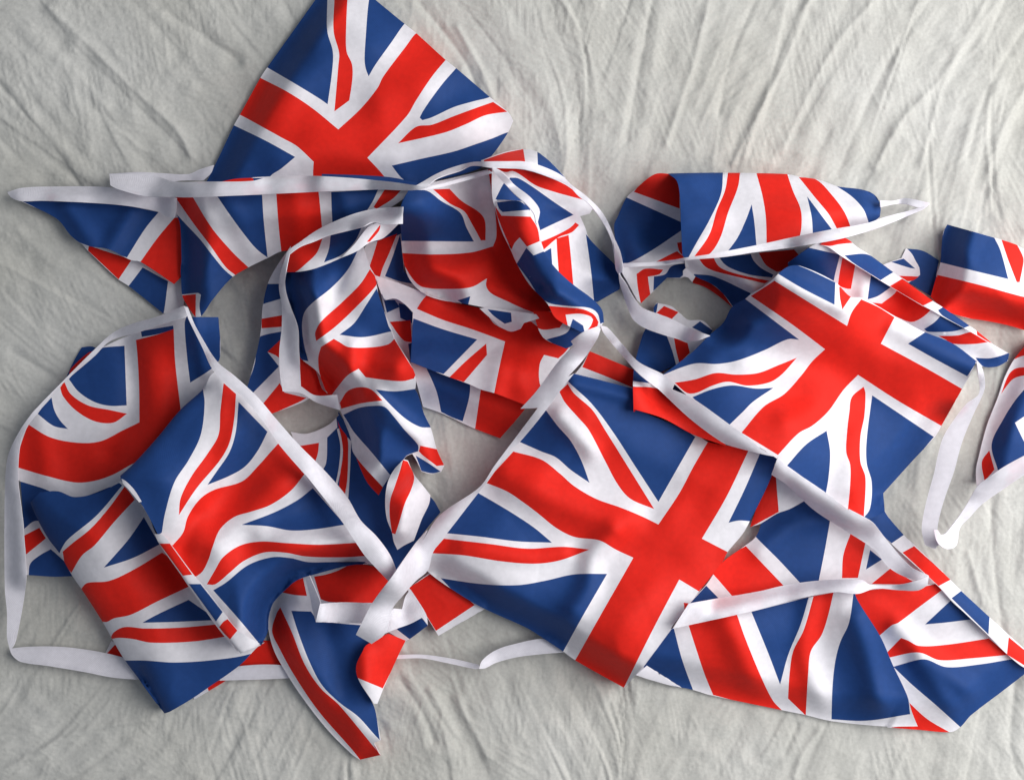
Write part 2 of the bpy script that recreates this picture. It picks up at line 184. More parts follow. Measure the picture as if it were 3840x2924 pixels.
# ---- back centre and central flag
F('draped_flag','W','K9 1047,-122 1290,-20 1310,130 930,40 1000,-40', R=['K9 1047,-125 1300,-20 1305,88 1150,22 1005,-35'], lift=6)
F('tape','T','KV 490,263 650,260 850,288 1010,325 1012,348 990,352 800,312 650,284 490,288', lift=4)
F('tape','T','KV 1012,350 1030,300 1100,242 1200,202 1440,158 1560,200 1560,245 1400,258 1250,277 1120,312 1050,347', lift=4, tilt=(0,.03))
F('lower_flag','W','KV 2010,390 2080,330 2300,470 2100,420', lift=1)
F('central_flag','W','K9 890,70 960,0 1310,90 1310,200 1640,340 1700,378 1850,405 1990,438 2085,460 2035,600 1930,812 1890,882 1805,985 1780,1035 1648,1202 1540,1340 1350,1600 1237,1732 970,1582 900,1532 780,1452 700,1402 500,1312 390,1255 200,1130 120,1060 180,960 430,640 660,360 800,190',
  B=['K9 805,203 870,290 940,370 1000,480 1045,602 940,530 860,462 780,430 655,375','K9 955,0 1320,90 1320,200 1520,268 1628,350 1425,707 1290,500 1180,330 1060,170 945,62 925,42',
     'K9 430,658 520,710 620,770 740,850 838,932 650,925 450,900 255,880','K9 225,1128 450,1160 650,1166 800,1142 960,1107 1142,1104 1000,1350 898,1535 780,1460 700,1412 500,1322 350,1250',
     'K9 1990,430 2095,455 2040,600 1935,815 1870,810 1812,822 1900,640'],
  R=['K9 878,100 925,58 960,110 1060,200 1130,310 1230,470 1402,747 1270,690 1200,610 1130,480 1040,310 980,240 910,160',
     'K9 625,430 780,475 880,550 960,620 1080,690 1220,740 1340,790 1425,832 1540,660 1620,510 1702,370 1922,425 1800,680 1665,910 1810,985 1790,1035 1648,1200 1540,1135 1400,1400 1250,1700 1230,1740 965,1582 1090,1360 1287,1015 1190,970 1100,920 960,900 860,850 760,770 680,710 590,650 468,600',
     'K9 242,910 500,940 700,965 900,955 1045,970 880,1030 740,1048 560,1035 350,1002 172,990','K9 1565,1262 1598,1268 1570,1315'],
  lift=13, stiff=12, folds=[('K9 600,560 1000,760 1250,800',6,110),('K9 880,240 1050,420',5,60),('K9 1180,880 1060,1010 1040,1160 960,1300',6,75),('K9 960,55 1300,140',4,40),('K9 350,950 700,1010 900,990',3,60),('K9 1400,900 1700,480',3,130)],
  drop=['K9 1237,1732 970,1582 780,1452 500,1312 200,1130'], roll=['K9 2085,460 2035,600 1930,812'], rr=40)
F('short_flag','B','K7 380,1150 355,1200 300,1420 298,1690 K9 1290,197 1450,247 1620,337 1800,400 1600,100 1420,0 K7 760,1300 800,1200 600,1150',
  W=['K7 510,1205 760,1225 700,1300 600,1392 570,1390 545,1300','K7 285,1490 440,1512 520,1545 440,1540 285,1524'],
  R2=['K7 555,1215 642,1250 657,1310 590,1377 570,1300','K7 280,1526 440,1537 560,1600 K9 1620,130 1820,410 1620,350 1450,265 1280,210'], lift=3)
# ---- big right flag
F('right_flag','W','K7 1280,740 1420,640 1500,600 1700,690 1900,830 K8 1400,125 1660,275 1870,398 2000,488 2112,553 2102,600 2030,636 1930,632 1850,580 1500,440 1100,320 900,220 K7 1300,900',
  B=['K7 1275,745 1400,640 1612,688 1570,870 1570,1010 1300,900','K7 1812,805 1870,845 1950,885 1920,905 1850,952 1788,972 1800,880',
     'KR 915,290 1050,200 1130,115 1280,195 1440,280 1300,317 1100,327 950,320','KR 1580,660 1750,667 1880,642 2040,585 1970,745 1850,790 1700,785 1610,705'],
  R=['K7 1630,695 1712,738 1682,905 1660,905 1598,885 1610,800','K8 1240,230 1300,235 1392,160 1400,110 1620,225 1625,265 1560,322 1490,352 1400,322 1180,240',
     'KR 1100,378 1350,370 1500,330 1570,335 1760,455 1550,482 1280,477 1200,430'], lift=8, stiff=6, folds=[('K7 1780,740 1760,960',3,50)], drop=['KR 2030,590 1970,740 1700,785'])
F('right_flag','W','K7 1485,625 1530,575 1580,561 1660,588 1720,638 1800,688 1950,798 2206,983 KR 1150,3 1500,243 1620,330 1792,472 1740,457 1580,362 1430,277 1120,112 1010,47 900,-10 K7 2140,1015 1930,890 1700,747 1620,697 1540,642',
  R=['K7 1485,625 1530,570 1580,558 1660,585 1700,612 1600,622 1550,632','K7 1930,888 2012,838 2206,980 2140,1012','KR 1590,290 1640,330 1792,475 1740,450 1600,365'],
  B=['K7 1640,692 1792,688 1952,798 1870,850 1700,742','KR 1095,45 1160,5 1505,245 1430,275 1150,112'], gap=1.5, roll=['K7 1800,688 1950,798 2206,983','KR 1150,3 1500,243'], rr=14)
F('right_flag','W','K8 640,48 705,0 780,-5 1000,95 1100,190 1180,200 1390,318 1560,410 1750,488 1902,600 1860,690 1810,780 1682,1010 1640,1080 1500,1230 1310,1440 1320,1560 1235,1600 1180,1610 950,1460 700,1290 640,1225 400,1070 200,935 40,800 K7 560,1512 485,1450 590,1372 680,1300 780,1200 870,1120 925,1020 1010,968 1042,940 1110,900 1190,840',
  B=['K7 1060,920 1008,968 1352,1228 1280,1225 1130,1295 960,1360 830,1382 700,1378 600,1405 480,1455 440,1380 600,1200 850,950','K8 640,45 700,0 760,-10 1005,100 1000,242 800,140',
     'K8 1468,490 1580,415 1750,480 1915,590 1845,697 1650,592','K8 95,830 220,780 350,755 500,775 612,770 480,860 420,920 330,1007 200,922','K8 950,1043 972,1180 962,1340 945,1442 698,1265 820,1130',
     'K8 1240,818 1632,1082 1500,1240 1325,1440 1325,1560 1240,1610 1178,1605 1225,1540 1237,1370 1205,1250 1205,1100'],
  R=['K8 468,187 618,90 1080,377 1110,290 1170,208 1280,258 1382,322 1295,490 1600,655 1812,777 1680,1012 1400,850 1150,688 1060,780 960,920 860,1010 770,1060 640,1197 408,1055 550,890 680,810 790,690 860,600 940,525 720,360',
     'K8 1030,128 1100,150 1112,180 1050,272 1035,200','K7 560,1502 690,1480 820,1440 950,1450 1090,1440 1220,1390 1337,1343 1240,1450 1160,1500 1020,1520 900,1495 800,1520 700,1565 640,1567',
     'K8 1185,763 1197,800 1190,950 1165,1080 1165,1240 1197,1340 1187,1590 1170,1605 1085,1545 1100,1380 1100,1260 1075,1180 1080,1050 1095,920 1110,830'],
  lift=10, stiff=12, folds=[('K8 640,90 1040,270',5,50),('K8 450,620 900,760 1150,1000 1100,1400',5,110),('K8 1380,380 1880,640',5,70),('K8 700,960 850,900',4,90),('K7 1000,1120 800,1350',4,90)],
  drop=['K8 1682,1010 1500,1230 1310,1440','K7 1042,940 925,1020 870,1120'])
# ---- right tapes
F('tape','T','K7 230,742 420,735 640,708 870,668 1100,623 1350,568 1550,528 1780,488 1900,448 2050,408 2182,365 2150,395 2090,422 1850,520 1600,590 1400,625 1100,667 880,702 650,722 430,757 230,768', lift=5, tilt=(0,.01))
F('tape','T','K7 1868,342 1950,345 2030,328 2182,358 2185,368 2120,387 2010,362 1870,385', lift=2)
F('tape','T','KE 235,-10 300,80 340,160 400,300 422,430 425,520 382,575 342,500 320,200 270,80 225,-10', lift=9)
F('tape','T','KE 380,545 410,600 470,682 520,780 600,900 650,958 780,1008 1000,1088 1200,1188 1460,1288 1300,1345 1150,1342 950,1292 700,1205 600,1145 540,1085 470,920 430,800 385,650', lift=6, tilt=(-.01,.01))
F('tape','T','K7 90,1140 130,1148 230,1260 330,1368 490,1450 560,1508 K9 1500,88 1610,135 1830,290 1900,340 2000,420 2085,462 1985,442 1850,407 1780,382 1600,250 1420,82 K7 440,1532 330,1442 220,1322 105,1182', lift=5)
F('tape','T','K8 640,1213 710,1280 800,1338 950,1440 1090,1548 K10 1200,165 1330,238 1400,320 1500,440 1560,500 1657,545 1652,580 1600,578 1500,545 1420,492 1350,402 1200,302 1000,172 K8 700,1390 598,1322', lift=5)
F('tape','T','K10 1660,548 1652,602 1600,632 1500,632 1350,622 1250,652 1120,642 900,682 640,752 280,832 188,852 240,770 280,708 500,668 640,648 830,603 1000,578 1180,568 1280,573 1320,598 1500,598 1600,573', lift=4)
F('tape','T','KX 680,108 722,170 744,280 735,352 640,560 560,760 500,980 430,1180 382,1350 366,1480 388,1545 350,1592 270,1560 245,1450 255,1340 290,1180 340,1000 370,860 410,720 480,600 600,445 685,385 702,330 690,230', lift=16, tilt=(.03,0))
F('tape','T','KX 340,1440 352,1500 372,1545 405,1575 445,1592 490,1586 520,1560 532,1510 536,1460 560,1405 620,1345 720,1240 900,1112 1080,990 1080,842 900,940 760,1035 690,1090 650,1150 600,1240 530,1345 470,1425 425,1475 395,1480 370,1440', lift=10, tilt=(.004,-.002))
# ---- lower left
F('round_flag','B','K3 520,343 590,338 630,365 450,535 425,525 470,430', R=['K3 565,375 600,370 490,470 440,520 450,480'], gap=.8)
F('round_flag','W','K3 430,540 520,440 620,360 880,245 1180,145 1200,150 1390,152 1400,400 1350,520 1300,800 900,1400 KL 900,400 620,792 450,797 330,790 215,782 190,300 170,10 K3 105,1180 110,1000 190,780 300,670',
  B=['K3 438,545 540,430 620,355 792,333 806,712 700,715 600,690 500,625','K3 895,240 1102,205 1105,230 1000,260 903,277','K3 235,762 328,662 345,740 380,805 432,862 340,842','K3 1175,190 1190,140 1400,140 1400,420 1345,480 1210,568 1190,400',
     'K3 122,1193 250,1232 470,1302 760,1212 900,1200 700,1500 KL 300,335 200,400 180,200','KL 250,690 330,620 420,570 500,640 640,780 560,800 400,800 235,790'],
  R=['K3 865,297 1000,262 1105,228 1115,440 1150,742 1250,700 1100,1000 860,1077 720,1152 600,1192 480,1202 300,1162 112,1107 122,1000 178,832 320,915 500,950 640,940 780,872 887,820 885,600 875,400',
     'K3 408,560 450,640 560,712 700,742 808,765 720,822 600,812 480,742 400,652 383,600','KL 200,457 325,393 380,480 215,613'],
  lift=8, stiff=8, folds=[('K3 800,320 850,700 700,1000',-3,70),('K3 1240,170 1300,500',3,40),('K3 950,300 1010,760 850,1120',5,110),('K3 250,780 300,1150',3,80)])
F('striped_flag','W','K4 538,1195 640,1138 780,1070 770,1095 650,1170 560,1222', R=['K4 640,1145 790,1060 780,1100 650,1172'], gap=.6)
F('striped_flag','W','KL 868,1432 920,1328 1010,1378 1040,1465', R=['KL 885,1430 950,1360 1020,1390 1050,1470'], gap=.8)
F('striped_flag','R','K4 940,850 1110,850 1135,1022 835,1030', gap=.8)
F('tape','T','KL 78,1392 200,1378 400,1373 600,1385 880,1430 1100,1490 1200,1650 1050,1642 900,1625 700,1585 400,1535 170,1500 100,1445', lift=2.5, tilt=(0,.02))
F('tape','T','K4 700,1060 850,1012 1150,1012 1250,1080 1100,1092 720,1104', lift=2)
F('striped_flag','W','KL 250,185 330,100 480,92 620,140 850,90 1000,5 1060,0 1200,200 1290,440 1600,900 1850,1200 2000,1380 2190,1340 K4 960,890 850,1003 640,1152 545,1217 400,1302 368,1312 KL 1150,1645 1030,1482 940,1332 850,1172 690,922 600,792 490,602 400,482 300,302',
  B=['KL 230,180 330,80 480,85 620,135 850,85 985,20 1012,42 800,290 560,490 512,560 482,625 400,500','KL 1190,305 1320,530 1100,642 858,722 950,620 1070,480','KL 1560,988 1800,1155 1400,1172 1178,1177 1300,1110',
     'KL 1030,1490 1200,1490 1450,1506 1800,1482 2085,1430 2230,1340 K4 960,900 860,1010 640,1160 545,1225 380,1330 120,1000'],
  R=['KL 1030,52 1065,90 1115,160 940,350 780,540 680,620 590,765 540,700 518,590 600,520 750,400 900,230','KL 1340,598 1400,640 1560,880 1300,1002 1080,1112 940,1142 880,1172 835,1165 670,900 718,850 900,832 1100,742',
     'KL 1820,1188 1880,1290 1600,1332 1250,1342 1100,1312 980,1302 910,1315 940,1258 1030,1213 1200,1225 1500,1217'],
  lift=12, stiff=8, folds=[('KL 700,400 1000,800 1300,1400',5,150),('KL 1200,200 1500,800',-4,80)], roll=['KL 250,185 300,302 400,482 490,602 600,792 690,922 850,1172 940,1332 1030,1482 1150,1645','K4 200,1040 368,1312'], rr=75)
# bottom pointed flag
F('pointed_flag','W','K4 1200,440 1130,530 1050,600 1028,700 1033,800 1068,920 1128,1030 1230,1190 1400,1410 1560,1572 1610,1607 1742,1578 1700,1500 1745,1482 1722,1360 1702,1270 1650,1170 1600,1092 1650,1000 1700,880 1800,600 1800,400 1500,350 1300,420',
  B=['K4 1175,660 1300,665 1350,720 1720,760 1750,860 1700,1000 1630,1100 1702,1262 1738,1482 1700,1442 1600,1332 1480,1242 1370,1132 1290,982 1220,800'],
  R=['KM 560,665 700,640 850,590 1000,520 1250,500 1340,590 1480,730 1250,975 900,972 730,962 640,932 600,800','KM 185,852 300,735 430,680 475,892 330,882',
     'K4 1105,638 1180,800 1260,1000 1360,1150 1480,1260 1742,1577 1613,1607 1560,1540 1350,1300 1200,1080 1100,900 1053,790 1080,680'],
  lift=9, stiff=7, folds=[('K4 1090,640 1180,950 1320,1200 1600,1560',6,70),('K4 1400,800 1500,1180',-3,80),('KM 700,650 900,950',4,110)], drop=['K4 1050,600 1028,700 1068,920 1230,1190 1560,1572 1610,1607'])
F('pointed_flag','W','KM 1440,1320 1540,1275 1820,1150 1905,1240 1690,1402 1630,1432', B=['KM 1535,1285 1820,1145 1915,1238 1692,1405'], lift=3)
F('pointed_flag','W','K4 1650,880 1790,804 1902,850 1862,930 1760,1157 1722,1252 1700,1250 1600,1092 1588,1010 1630,915', R=['K4 1640,880 1790,800 1905,850 1757,1153 1592,1085 1588,1000 1630,905'], lift=3, folds=[('K4 1640,950 1650,1100',4,60)])
F('front_flag','W','K3 1345,515 1300,600 1150,738 1000,918 860,1072 765,1160 772,1192 900,1340 1040,1602 K4 340,240 480,440 560,560 700,760 840,930 982,880 1022,800 1030,700 1060,610 1130,530 1220,462 1320,430 1560,370 1700,370 1800,430 1700,250 1400,-60 K3 1900,980 1500,560 1420,470',
  B=['K3 1290,600 1302,700 1277,900 1200,1060 1110,1200 1050,1400 1030,1520 995,1545 900,1340 740,1185 720,1150 1000,880 1150,710','K3 1518,690 1702,880 1640,1000 1560,1100 1460,1160 1320,1217 1380,1130 1460,1010 1500,880',
     'K3 1990,1238 2195,1470 2000,1500 1850,1507 1700,1480 1538,1471 1750,1390 1900,1310','K4 1650,348 1620,370 1560,380 1280,450 1180,490 1080,600 1050,700 1040,850 985,885 830,700 678,530 760,480 900,370 1050,320 1170,325 1280,350 1450,350'],
  R=['K3 1423,570 1502,640 1490,800 1460,950 1400,1060 1250,1240 1138,1410 1150,1300 1220,1160 1320,1020 1390,900 1402,750',
     'K3 1770,955 1937,1150 1850,1255 1720,1345 1600,1387 1490,1422 1400,1500 1350,1620 K4 650,330 610,410 570,442 480,422 335,235 K3 1030,1600 1100,1600 1165,1520 1195,1420 1270,1310 1360,1250 1540,1195 1640,1100 1720,1010',
     'K4 1592,228 1645,312 1500,320 1270,315 1130,290 1000,290 870,345 780,420 690,492 637,492 690,400 740,320 850,245 980,220 1150,230 1350,240'],
  lift=14, stiff=9, folds=[('K3 1420,1600 1700,1280 1850,1180',9,120),('K4 1000,180 1250,250 1500,260',5,90),('K3 1560,720 1420,1080 1250,1300',3,60),('K4 560,60 480,260',-3,60),('K4 1250,400 1500,380',4,50)],
  roll=['K3 1300,600 1150,738 1000,918 860,1072 765,1160'], rr=40, drop=['K4 982,880 1022,800 1030,700 1060,610 1130,530 1220,462 1320,430 1560,370'])
F('front_flag','W','K4 305,172 355,178 402,230 552,430 612,500 742,668 832,780 975,870 850,932 690,732 520,502 478,440 335,235',
  R=['K4 335,233 402,233 545,430 485,437','K4 770,713 832,785 785,842 712,770 742,730'], B=['K4 522,490 597,490 738,668 695,728'], gap=1.6, roll=['K4 335,235 478,440 520,502 690,732 850,932'], rr=14)
F('front_flag','W','KL 1005,-12 1040,8 1110,80 1172,178 1150,182 1060,72 1015,25', gap=1)
# ---- top tapes
F('tape','T','K2 905,340 1250,340 1430,398 1700,400 2080,395 2206,363 K1 410,1130 700,1118 1000,1130 1300,1158 1480,1183 1560,1190 1440,1212 1200,1207 700,1227 200,1250 0,1257 K2 1430,527 1180,517 960,457 912,430', lift=6, tilt=(0,.01))
F('tape','T','K5 952,128 780,140 650,170 520,220 400,280 300,350 220,410 198,470 170,560 163,650 180,750 180,900 165,1050 170,1200 187,1302 300,1312 400,1372 552,1422 535,1325 400,1330 303,1270 290,1050 282,900 242,780 202,650 208,540 230,430 300,380 380,350 480,310 600,280 700,253 760,225 830,240 952,237', lift=9, stiff=3, tilt=(-.006,0))
F('tape','T','K3 1172,78 1000,148 850,190 720,250 600,358 400,558 200,768 100,918 45,1060 30,1300 28,1500 KL 35,400 40,900 58,1100 58,1300 80,1397 95,1390 122,1350 162,1180 202,950 217,800 207,600 K3 155,1600 145,1450 115,1180 130,950 180,835 240,762 330,642 430,545 600,400 700,302 880,247 1050,190 1182,152 1200,110', lift=6, stiff=4, tilt=(-.01,0))
F('tape','T','K3 1172,82 1195,88 1250,220 1380,430 1500,530 1640,660 1750,790 1900,960 2060,1120 2206,1290 KM 1112,0 1300,190 1457,405 1540,600 1460,745 1440,722 1290,562 1170,432 1040,242 880,0 K3 1990,1210 1950,1160 1850,1050 1760,940 1700,850 1600,722 1500,622 1420,562 1345,472 1290,350 1200,165', lift=8, stiff=5)
F('tape','T','KM 455,690 505,652 625,940 635,1000 580,1195 538,1050 518,930', lift=8, tilt=(.12,0))
F('tape','T','KM 632,985 900,968 1290,980 1190,1220 580,1202 620,1030', lift=9, tilt=(0,.03))
F('tape','T','KM 1380,1345 1480,1038 1600,1050 1640,900 1700,815 1885,1110 1905,1240 1835,1150 1700,1220 1530,1282', lift=4, tilt=(0,.02))
F('tape','T','K5 2020,985 2040,1012 1940,1112 1800,1302 1700,1412 K9 760,190 640,350 520,510 440,625 220,780 120,930 KM 1900,110 1750,280 1500,640 1250,975 1130,1200 1055,1352 1240,1460 1400,1335 1490,1040 1610,890 1760,720 1905,590 1965,380 2110,170 K9 180,980 260,880 430,660 480,600 600,430 660,378 800,208 880,100 960,0 K5 2000,1210 2100,1100 2190,965 2210,905 2190,888 2100,925', lift=8, stiff=6)
CROPS = {'KX': (3340, 1300, 1050.5), 'K1': (700, 0, 1300), 'K2': (0, 500, 1000), 'K3': (0, 1100, 1300), 'K4': (400, 1900, 1300), 'K5': (950, 700, 1300),
         'K6': (1450, 500, 1000), 'K7': (2200, 550, 1300), 'K8': (2540, 1000, 1300), 'K9': (1500, 1400, 1500), 'K10': (2400, 1800, 1440),
         'K11': (3200, 750, 640), 'KL': (0, 1800, 1000), 'KB': (1200, 1450, 700), 'KR': (3200, 1150, 640), 'KE': (2200, 850, 700),
         'KM': (1000, 1950, 700), 'KV': (1200, 2300, 1300), 'KT': (0, 0, 1200), 'KU': (2300, 0, 1540), 'O': (0, 0, 3840)}
def parse(s):
    pts = []; c = None
    for t in s.split():
        if t in CROPS: c = CROPS[t]; continue
        x, y = t.split(','); k = c[2] / 2206.0
        pts.append((c[0] + float(x) * k, c[1] + float(y) * k))
    return np.array(pts)
def smooth(P, closed=True, step=9.0, corner=42.0):
    """Catmull-Rom through the points, sharp where the line turns sharply."""
    n = len(P); out = []
    def turn(i):
        if not closed and (i == 0 or i == n - 1): return 180
        a = P[i] - P[(i - 1) % n]; b = P[(i + 1) % n] - P[i]
        return abs(math.degrees(math.atan2(a[0] * b[1] - a[1] * b[0], a @ b)))
    cor = [turn(i) > corner for i in range(n)]
    for i in range(n if closed else n - 1):
        p1 = P[i]; p2 = P[(i + 1) % n]; L = np.linalg.norm(p2 - p1)
        if L < 1e-6: continue
        t1 = (p2 - p1) if cor[i] else (p2 - P[(i - 1) % n]) / (1 + np.linalg.norm(p1 - P[(i - 1) % n]) / L) 
        t2 = (p2 - p1) if cor[(i + 1) % n] else (P[(i + 2) % n] - p1) / (1 + np.linalg.norm(P[(i + 2) % n] - p2) / L)
        k = max(1, int(L / step))
        for j in range(k):
            t = j / k
            out.append((2*t**3 - 3*t*t + 1) * p1 + (t**3 - 2*t*t + t) * t1 + (-2*t**3 + 3*t*t) * p2 + (t**3 - t*t) * t2)
    if not closed: out.append(P[-1])
    return np.array(out)
def inside(px, py, poly):
    r = np.zeros(px.shape, bool); x0, y0 = poly[-1]
    for x1, y1 in poly:
        if y0 != y1:
            c = (y0 > py) != (y1 > py)
            r ^= c & (px < (x1 - x0) * (py - y0) / (y1 - y0) + x0)
        x0, y0 = x1, y1
    return r
def dist_line(px, py, L):
    d = np.full(px.shape, 1e9)
    for (x0, y0), (x1, y1) in zip(L[:-1], L[1:]):
        dx, dy = x1 - x0, y1 - y0; q = dx * dx + dy * dy + 1e-9
        t = np.clip(((px - x0) * dx + (py - y0) * dy) / q, 0, 1)
        d = np.minimum(d, np.hypot(px - x0 - t * dx, py - y0 - t * dy))
    return d
# ---- grid of the pile's height so far, in millimetres, over the cloth
GS = 6.0; GX0, GY0 = -420.0, -420.0; NX, NY = int((3840 + 840) / GS), int((2924 + 840) / GS)
def maxf(a, r):
    for ax in (0, 1):
        o = a.copy()
        for s in range(1, r + 1):
            for sg in (s, -s):
                b = np.roll(a, sg, ax); o = np.maximum(o, b)
        a = o
    return a
def blur(a, s):
    k = np.exp(-0.5 * (np.arange(-int(3*s), int(3*s) + 1) / s) ** 2); k /= k.sum(); m = len(k) // 2
    for ax in (0, 1):
        p = np.pad(a, [(m, m) if i == ax else (0, 0) for i in (0, 1)], mode='edge'); o = np.zeros_like(a)
        for i, kv in enumerate(k):
            o += kv * (p[i:i + a.shape[0], :] if ax == 0 else p[:, i:i + a.shape[1]])
        a = o
    return a
def sample(G, px, py, x0=GX0, y0=GY0, gs=GS):
    u = np.clip((px - x0) / gs, 0, G.shape[1] - 1.001); v = np.clip((py - y0) / gs, 0, G.shape[0] - 1.001)
    i = u.astype(int); j = v.astype(int); fu = u - i; fv = v - j
    return (G[j, i] * (1-fu) + G[j, i+1] * fu) * (1-fv) + (G[j+1, i] * (1-fu) + G[j+1, i+1] * fu) * fv
rng = np.random.default_rng(7)
def noise2(nx, ny, cell):
    a = rng.standard_normal((int(ny / cell) + 5, int(nx / cell) + 5))
    yy, xx = np.mgrid[0:ny, 0:nx] / cell + 1.0
    i = xx.astype(int); j = yy.astype(int); fu = xx - i; fv = yy - j
    fu = fu*fu*(3-2*fu); fv = fv*fv*(3-2*fv)
    return (a[j, i]*(1-fu) + a[j, i+1]*fu)*(1-fv) + (a[j+1, i]*(1-fu) + a[j+1, i+1]*fu)*fv

def world(px, py, z):
    """Photograph pixel + height (metres) -> point in the scene, lying under that line of sight."""
    s = PX * (1 - z / CAMH)
    return (px - 1920) * s, (1462 - py) * s, z

# ---------------------------------------------------------------- materials
def fabric(name, col, rough=0.5, sheen=0.3, var=0.085, bump=0.25, spec=0.25, ribs=False, crease=0.5, thru=0.16):
    m = bpy.data.materials.new(name); m.use_nodes = True; nt = m.node_tree; N = nt.nodes; L = nt.links
    b = N['Principled BSDF']; b.inputs['Roughness'].default_value = rough
    b.inputs['Sheen Weight'].default_value = sheen; b.inputs['Sheen Roughness'].default_value = 0.4
    b.inputs['Specular IOR Level'].default_value = spec
    tc = N.new('ShaderNodeTexCoord')
    n1 = N.new('ShaderNodeTexNoise'); n1.inputs['Scale'].default_value = 260; n1.inputs['Detail'].default_value = 4
    n2 = N.new('ShaderNodeTexNoise'); n2.inputs['Scale'].default_value = 22; n2.inputs['Detail'].default_value = 3
    L.new(tc.outputs['Object'], n1.inputs['Vector']); L.new(tc.outputs['Object'], n2.inputs['Vector'])
    ad = N.new('ShaderNodeMath'); ad.operation = 'ADD'; L.new(n1.outputs['Fac'], ad.inputs[0]); L.new(n2.outputs['Fac'], ad.inputs[1])
    mr = N.new('ShaderNodeMapRange'); mr.inputs['From Min'].default_value = 0.6; mr.inputs['From Max'].default_value = 1.4
    mr.inputs['To Min'].default_value = 1 - var; mr.inputs['To Max'].default_value = 1 + var
    L.new(ad.outputs[0], mr.inputs['Value'])
    vm = N.new('ShaderNodeVectorMath'); vm.operation = 'SCALE'; vm.inputs[0].default_value = col
    L.new(mr.outputs[0], vm.inputs['Scale']); L.new(vm.outputs[0], b.inputs['Base Color'])
    # fine weave and soft crinkle as relief
    wv = N.new('ShaderNodeTexWave'); wv.wave_type = 'BANDS'; wv.bands_direction = 'DIAGONAL'; wv.inputs['Scale'].default_value = 500; wv.inputs['Distortion'].default_value = 2
    L.new(tc.outputs['Object'], wv.inputs['Vector'])
    n3 = N.new('ShaderNodeTexNoise'); n3.inputs['Scale'].default_value = 60; n3.inputs['Detail'].default_value = 5; L.new(tc.outputs['Object'], n3.inputs['Vector'])
    mx = N.new('ShaderNodeMath'); mx.operation = 'MULTIPLY_ADD'; mx.inputs[1].default_value = 0.12
    L.new(wv.outputs['Fac'], mx.inputs[0]); L.new(n3.outputs['Fac'], mx.inputs[2])
    # pressed-in crease lines
    ds = N.new('ShaderNodeTexNoise'); ds.inputs['Scale'].default_value = 9; L.new(tc.outputs['Object'], ds.inputs['Vector'])
    va = N.new('ShaderNodeVectorMath'); va.operation = 'MULTIPLY_ADD'; va.inputs[1].default_value = (0.09, 0.09, 0.0)
    L.new(ds.outputs['Color'], va.inputs[0]); L.new(tc.outputs['Object'], va.inputs[2])
    vo = N.new('ShaderNodeTexVoronoi'); vo.feature = 'DISTANCE_TO_EDGE'; vo.inputs['Scale'].default_value = 17; L.new(va.outputs[0], vo.inputs['Vector'])
    vr = N.new('ShaderNodeMapRange'); vr.inputs['From Max'].default_value = 0.09; vr.inputs['To Max'].default_value = crease; L.new(vo.outputs['Distance'], vr.inputs['Value'])
    a2 = N.new('ShaderNodeMath'); a2.operation = 'ADD'; L.new(mx.outputs[0], a2.inputs[0]); L.new(vr.outputs[0], a2.inputs[1])
    last = a2
    if ribs:
        pk = N.new('ShaderNodeTexNoise'); pk.inputs['Scale'].default_value = 26; pk.inputs['Detail'].default_value = 5; L.new(tc.outputs['Object'], pk.inputs['Vector'])
        pr = N.new('ShaderNodeMapRange'); pr.inputs['From Min'].default_value = 0.60; pr.inputs['From Max'].default_value = 0.74; pr.inputs['To Max'].default_value = 0.45; L.new(pk.outputs['Fac'], pr.inputs['Value'])
        pm = N.new('ShaderNodeMix'); pm.data_type = 'RGBA'; pm.inputs['B'].default_value = (0.80, 0.50, 0.58, 1); L.new(pr.outputs[0], pm.inputs['Factor']); L.new(vm.outputs[0], pm.inputs['A']); L.new(pm.outputs['Result'], b.inputs['Base Color'])
    if ribs:      # the tape's stitched hem, a little inside each edge
        at = N.new('ShaderNodeAttribute'); at.attribute_name = 'edge'
        for pos in (9.0, 4.5):
            sb = N.new('ShaderNodeMath'); sb.operation = 'COMPARE'; sb.inputs[1].default_value = pos; sb.inputs[2].default_value = 1.2; L.new(at.outputs['Fac'], sb.inputs[0])
            ml = N.new('ShaderNodeMath'); ml.operation = 'MULTIPLY_ADD'; ml.inputs[1].default_value = -1.0; L.new(sb.outputs[0], ml.inputs[0]); L.new(last.outputs[0], ml.inputs[2]); last = ml
    bp = N.new('ShaderNodeBump'); bp.inputs['Strength'].default_value = bump; bp.inputs['Distance'].default_value = 0.0012
    L.new(last.outputs[0], bp.inputs['Height']); L.new(bp.outputs['Normal'], b.inputs['Normal'])
    # thin cloth lets some light through
    tl = N.new('ShaderNodeBsdfTranslucent'); L.new(vm.outputs[0], tl.inputs['Color']); ms = N.new('ShaderNodeMixShader'); ms.inputs[0].default_value = thru
    L.new(b.outputs[0], ms.inputs[1]); L.new(tl.outputs[0], ms.inputs[2]); L.new(ms.outputs[0], N['Material Output'].inputs['Surface'])
    return m
MAT = {'B': fabric('blue_print', (0.017, 0.062, 0.235), 0.6, 0.0, spec=0.16), 'R': fabric('red_print', (0.84, 0.023, 0.014), 0.6, 0.0, spec=0.14),
       'W': fabric('white_print', (0.86, 0.84, 0.895), 0.6, 0.1), 'T': fabric('white_tape', (0.80, 0.78, 0.85), 0.65, 0.1, bump=0.5, ribs=True, crease=0.1, thru=0.1)}
ORD = ['W', 'B', 'R', 'T']

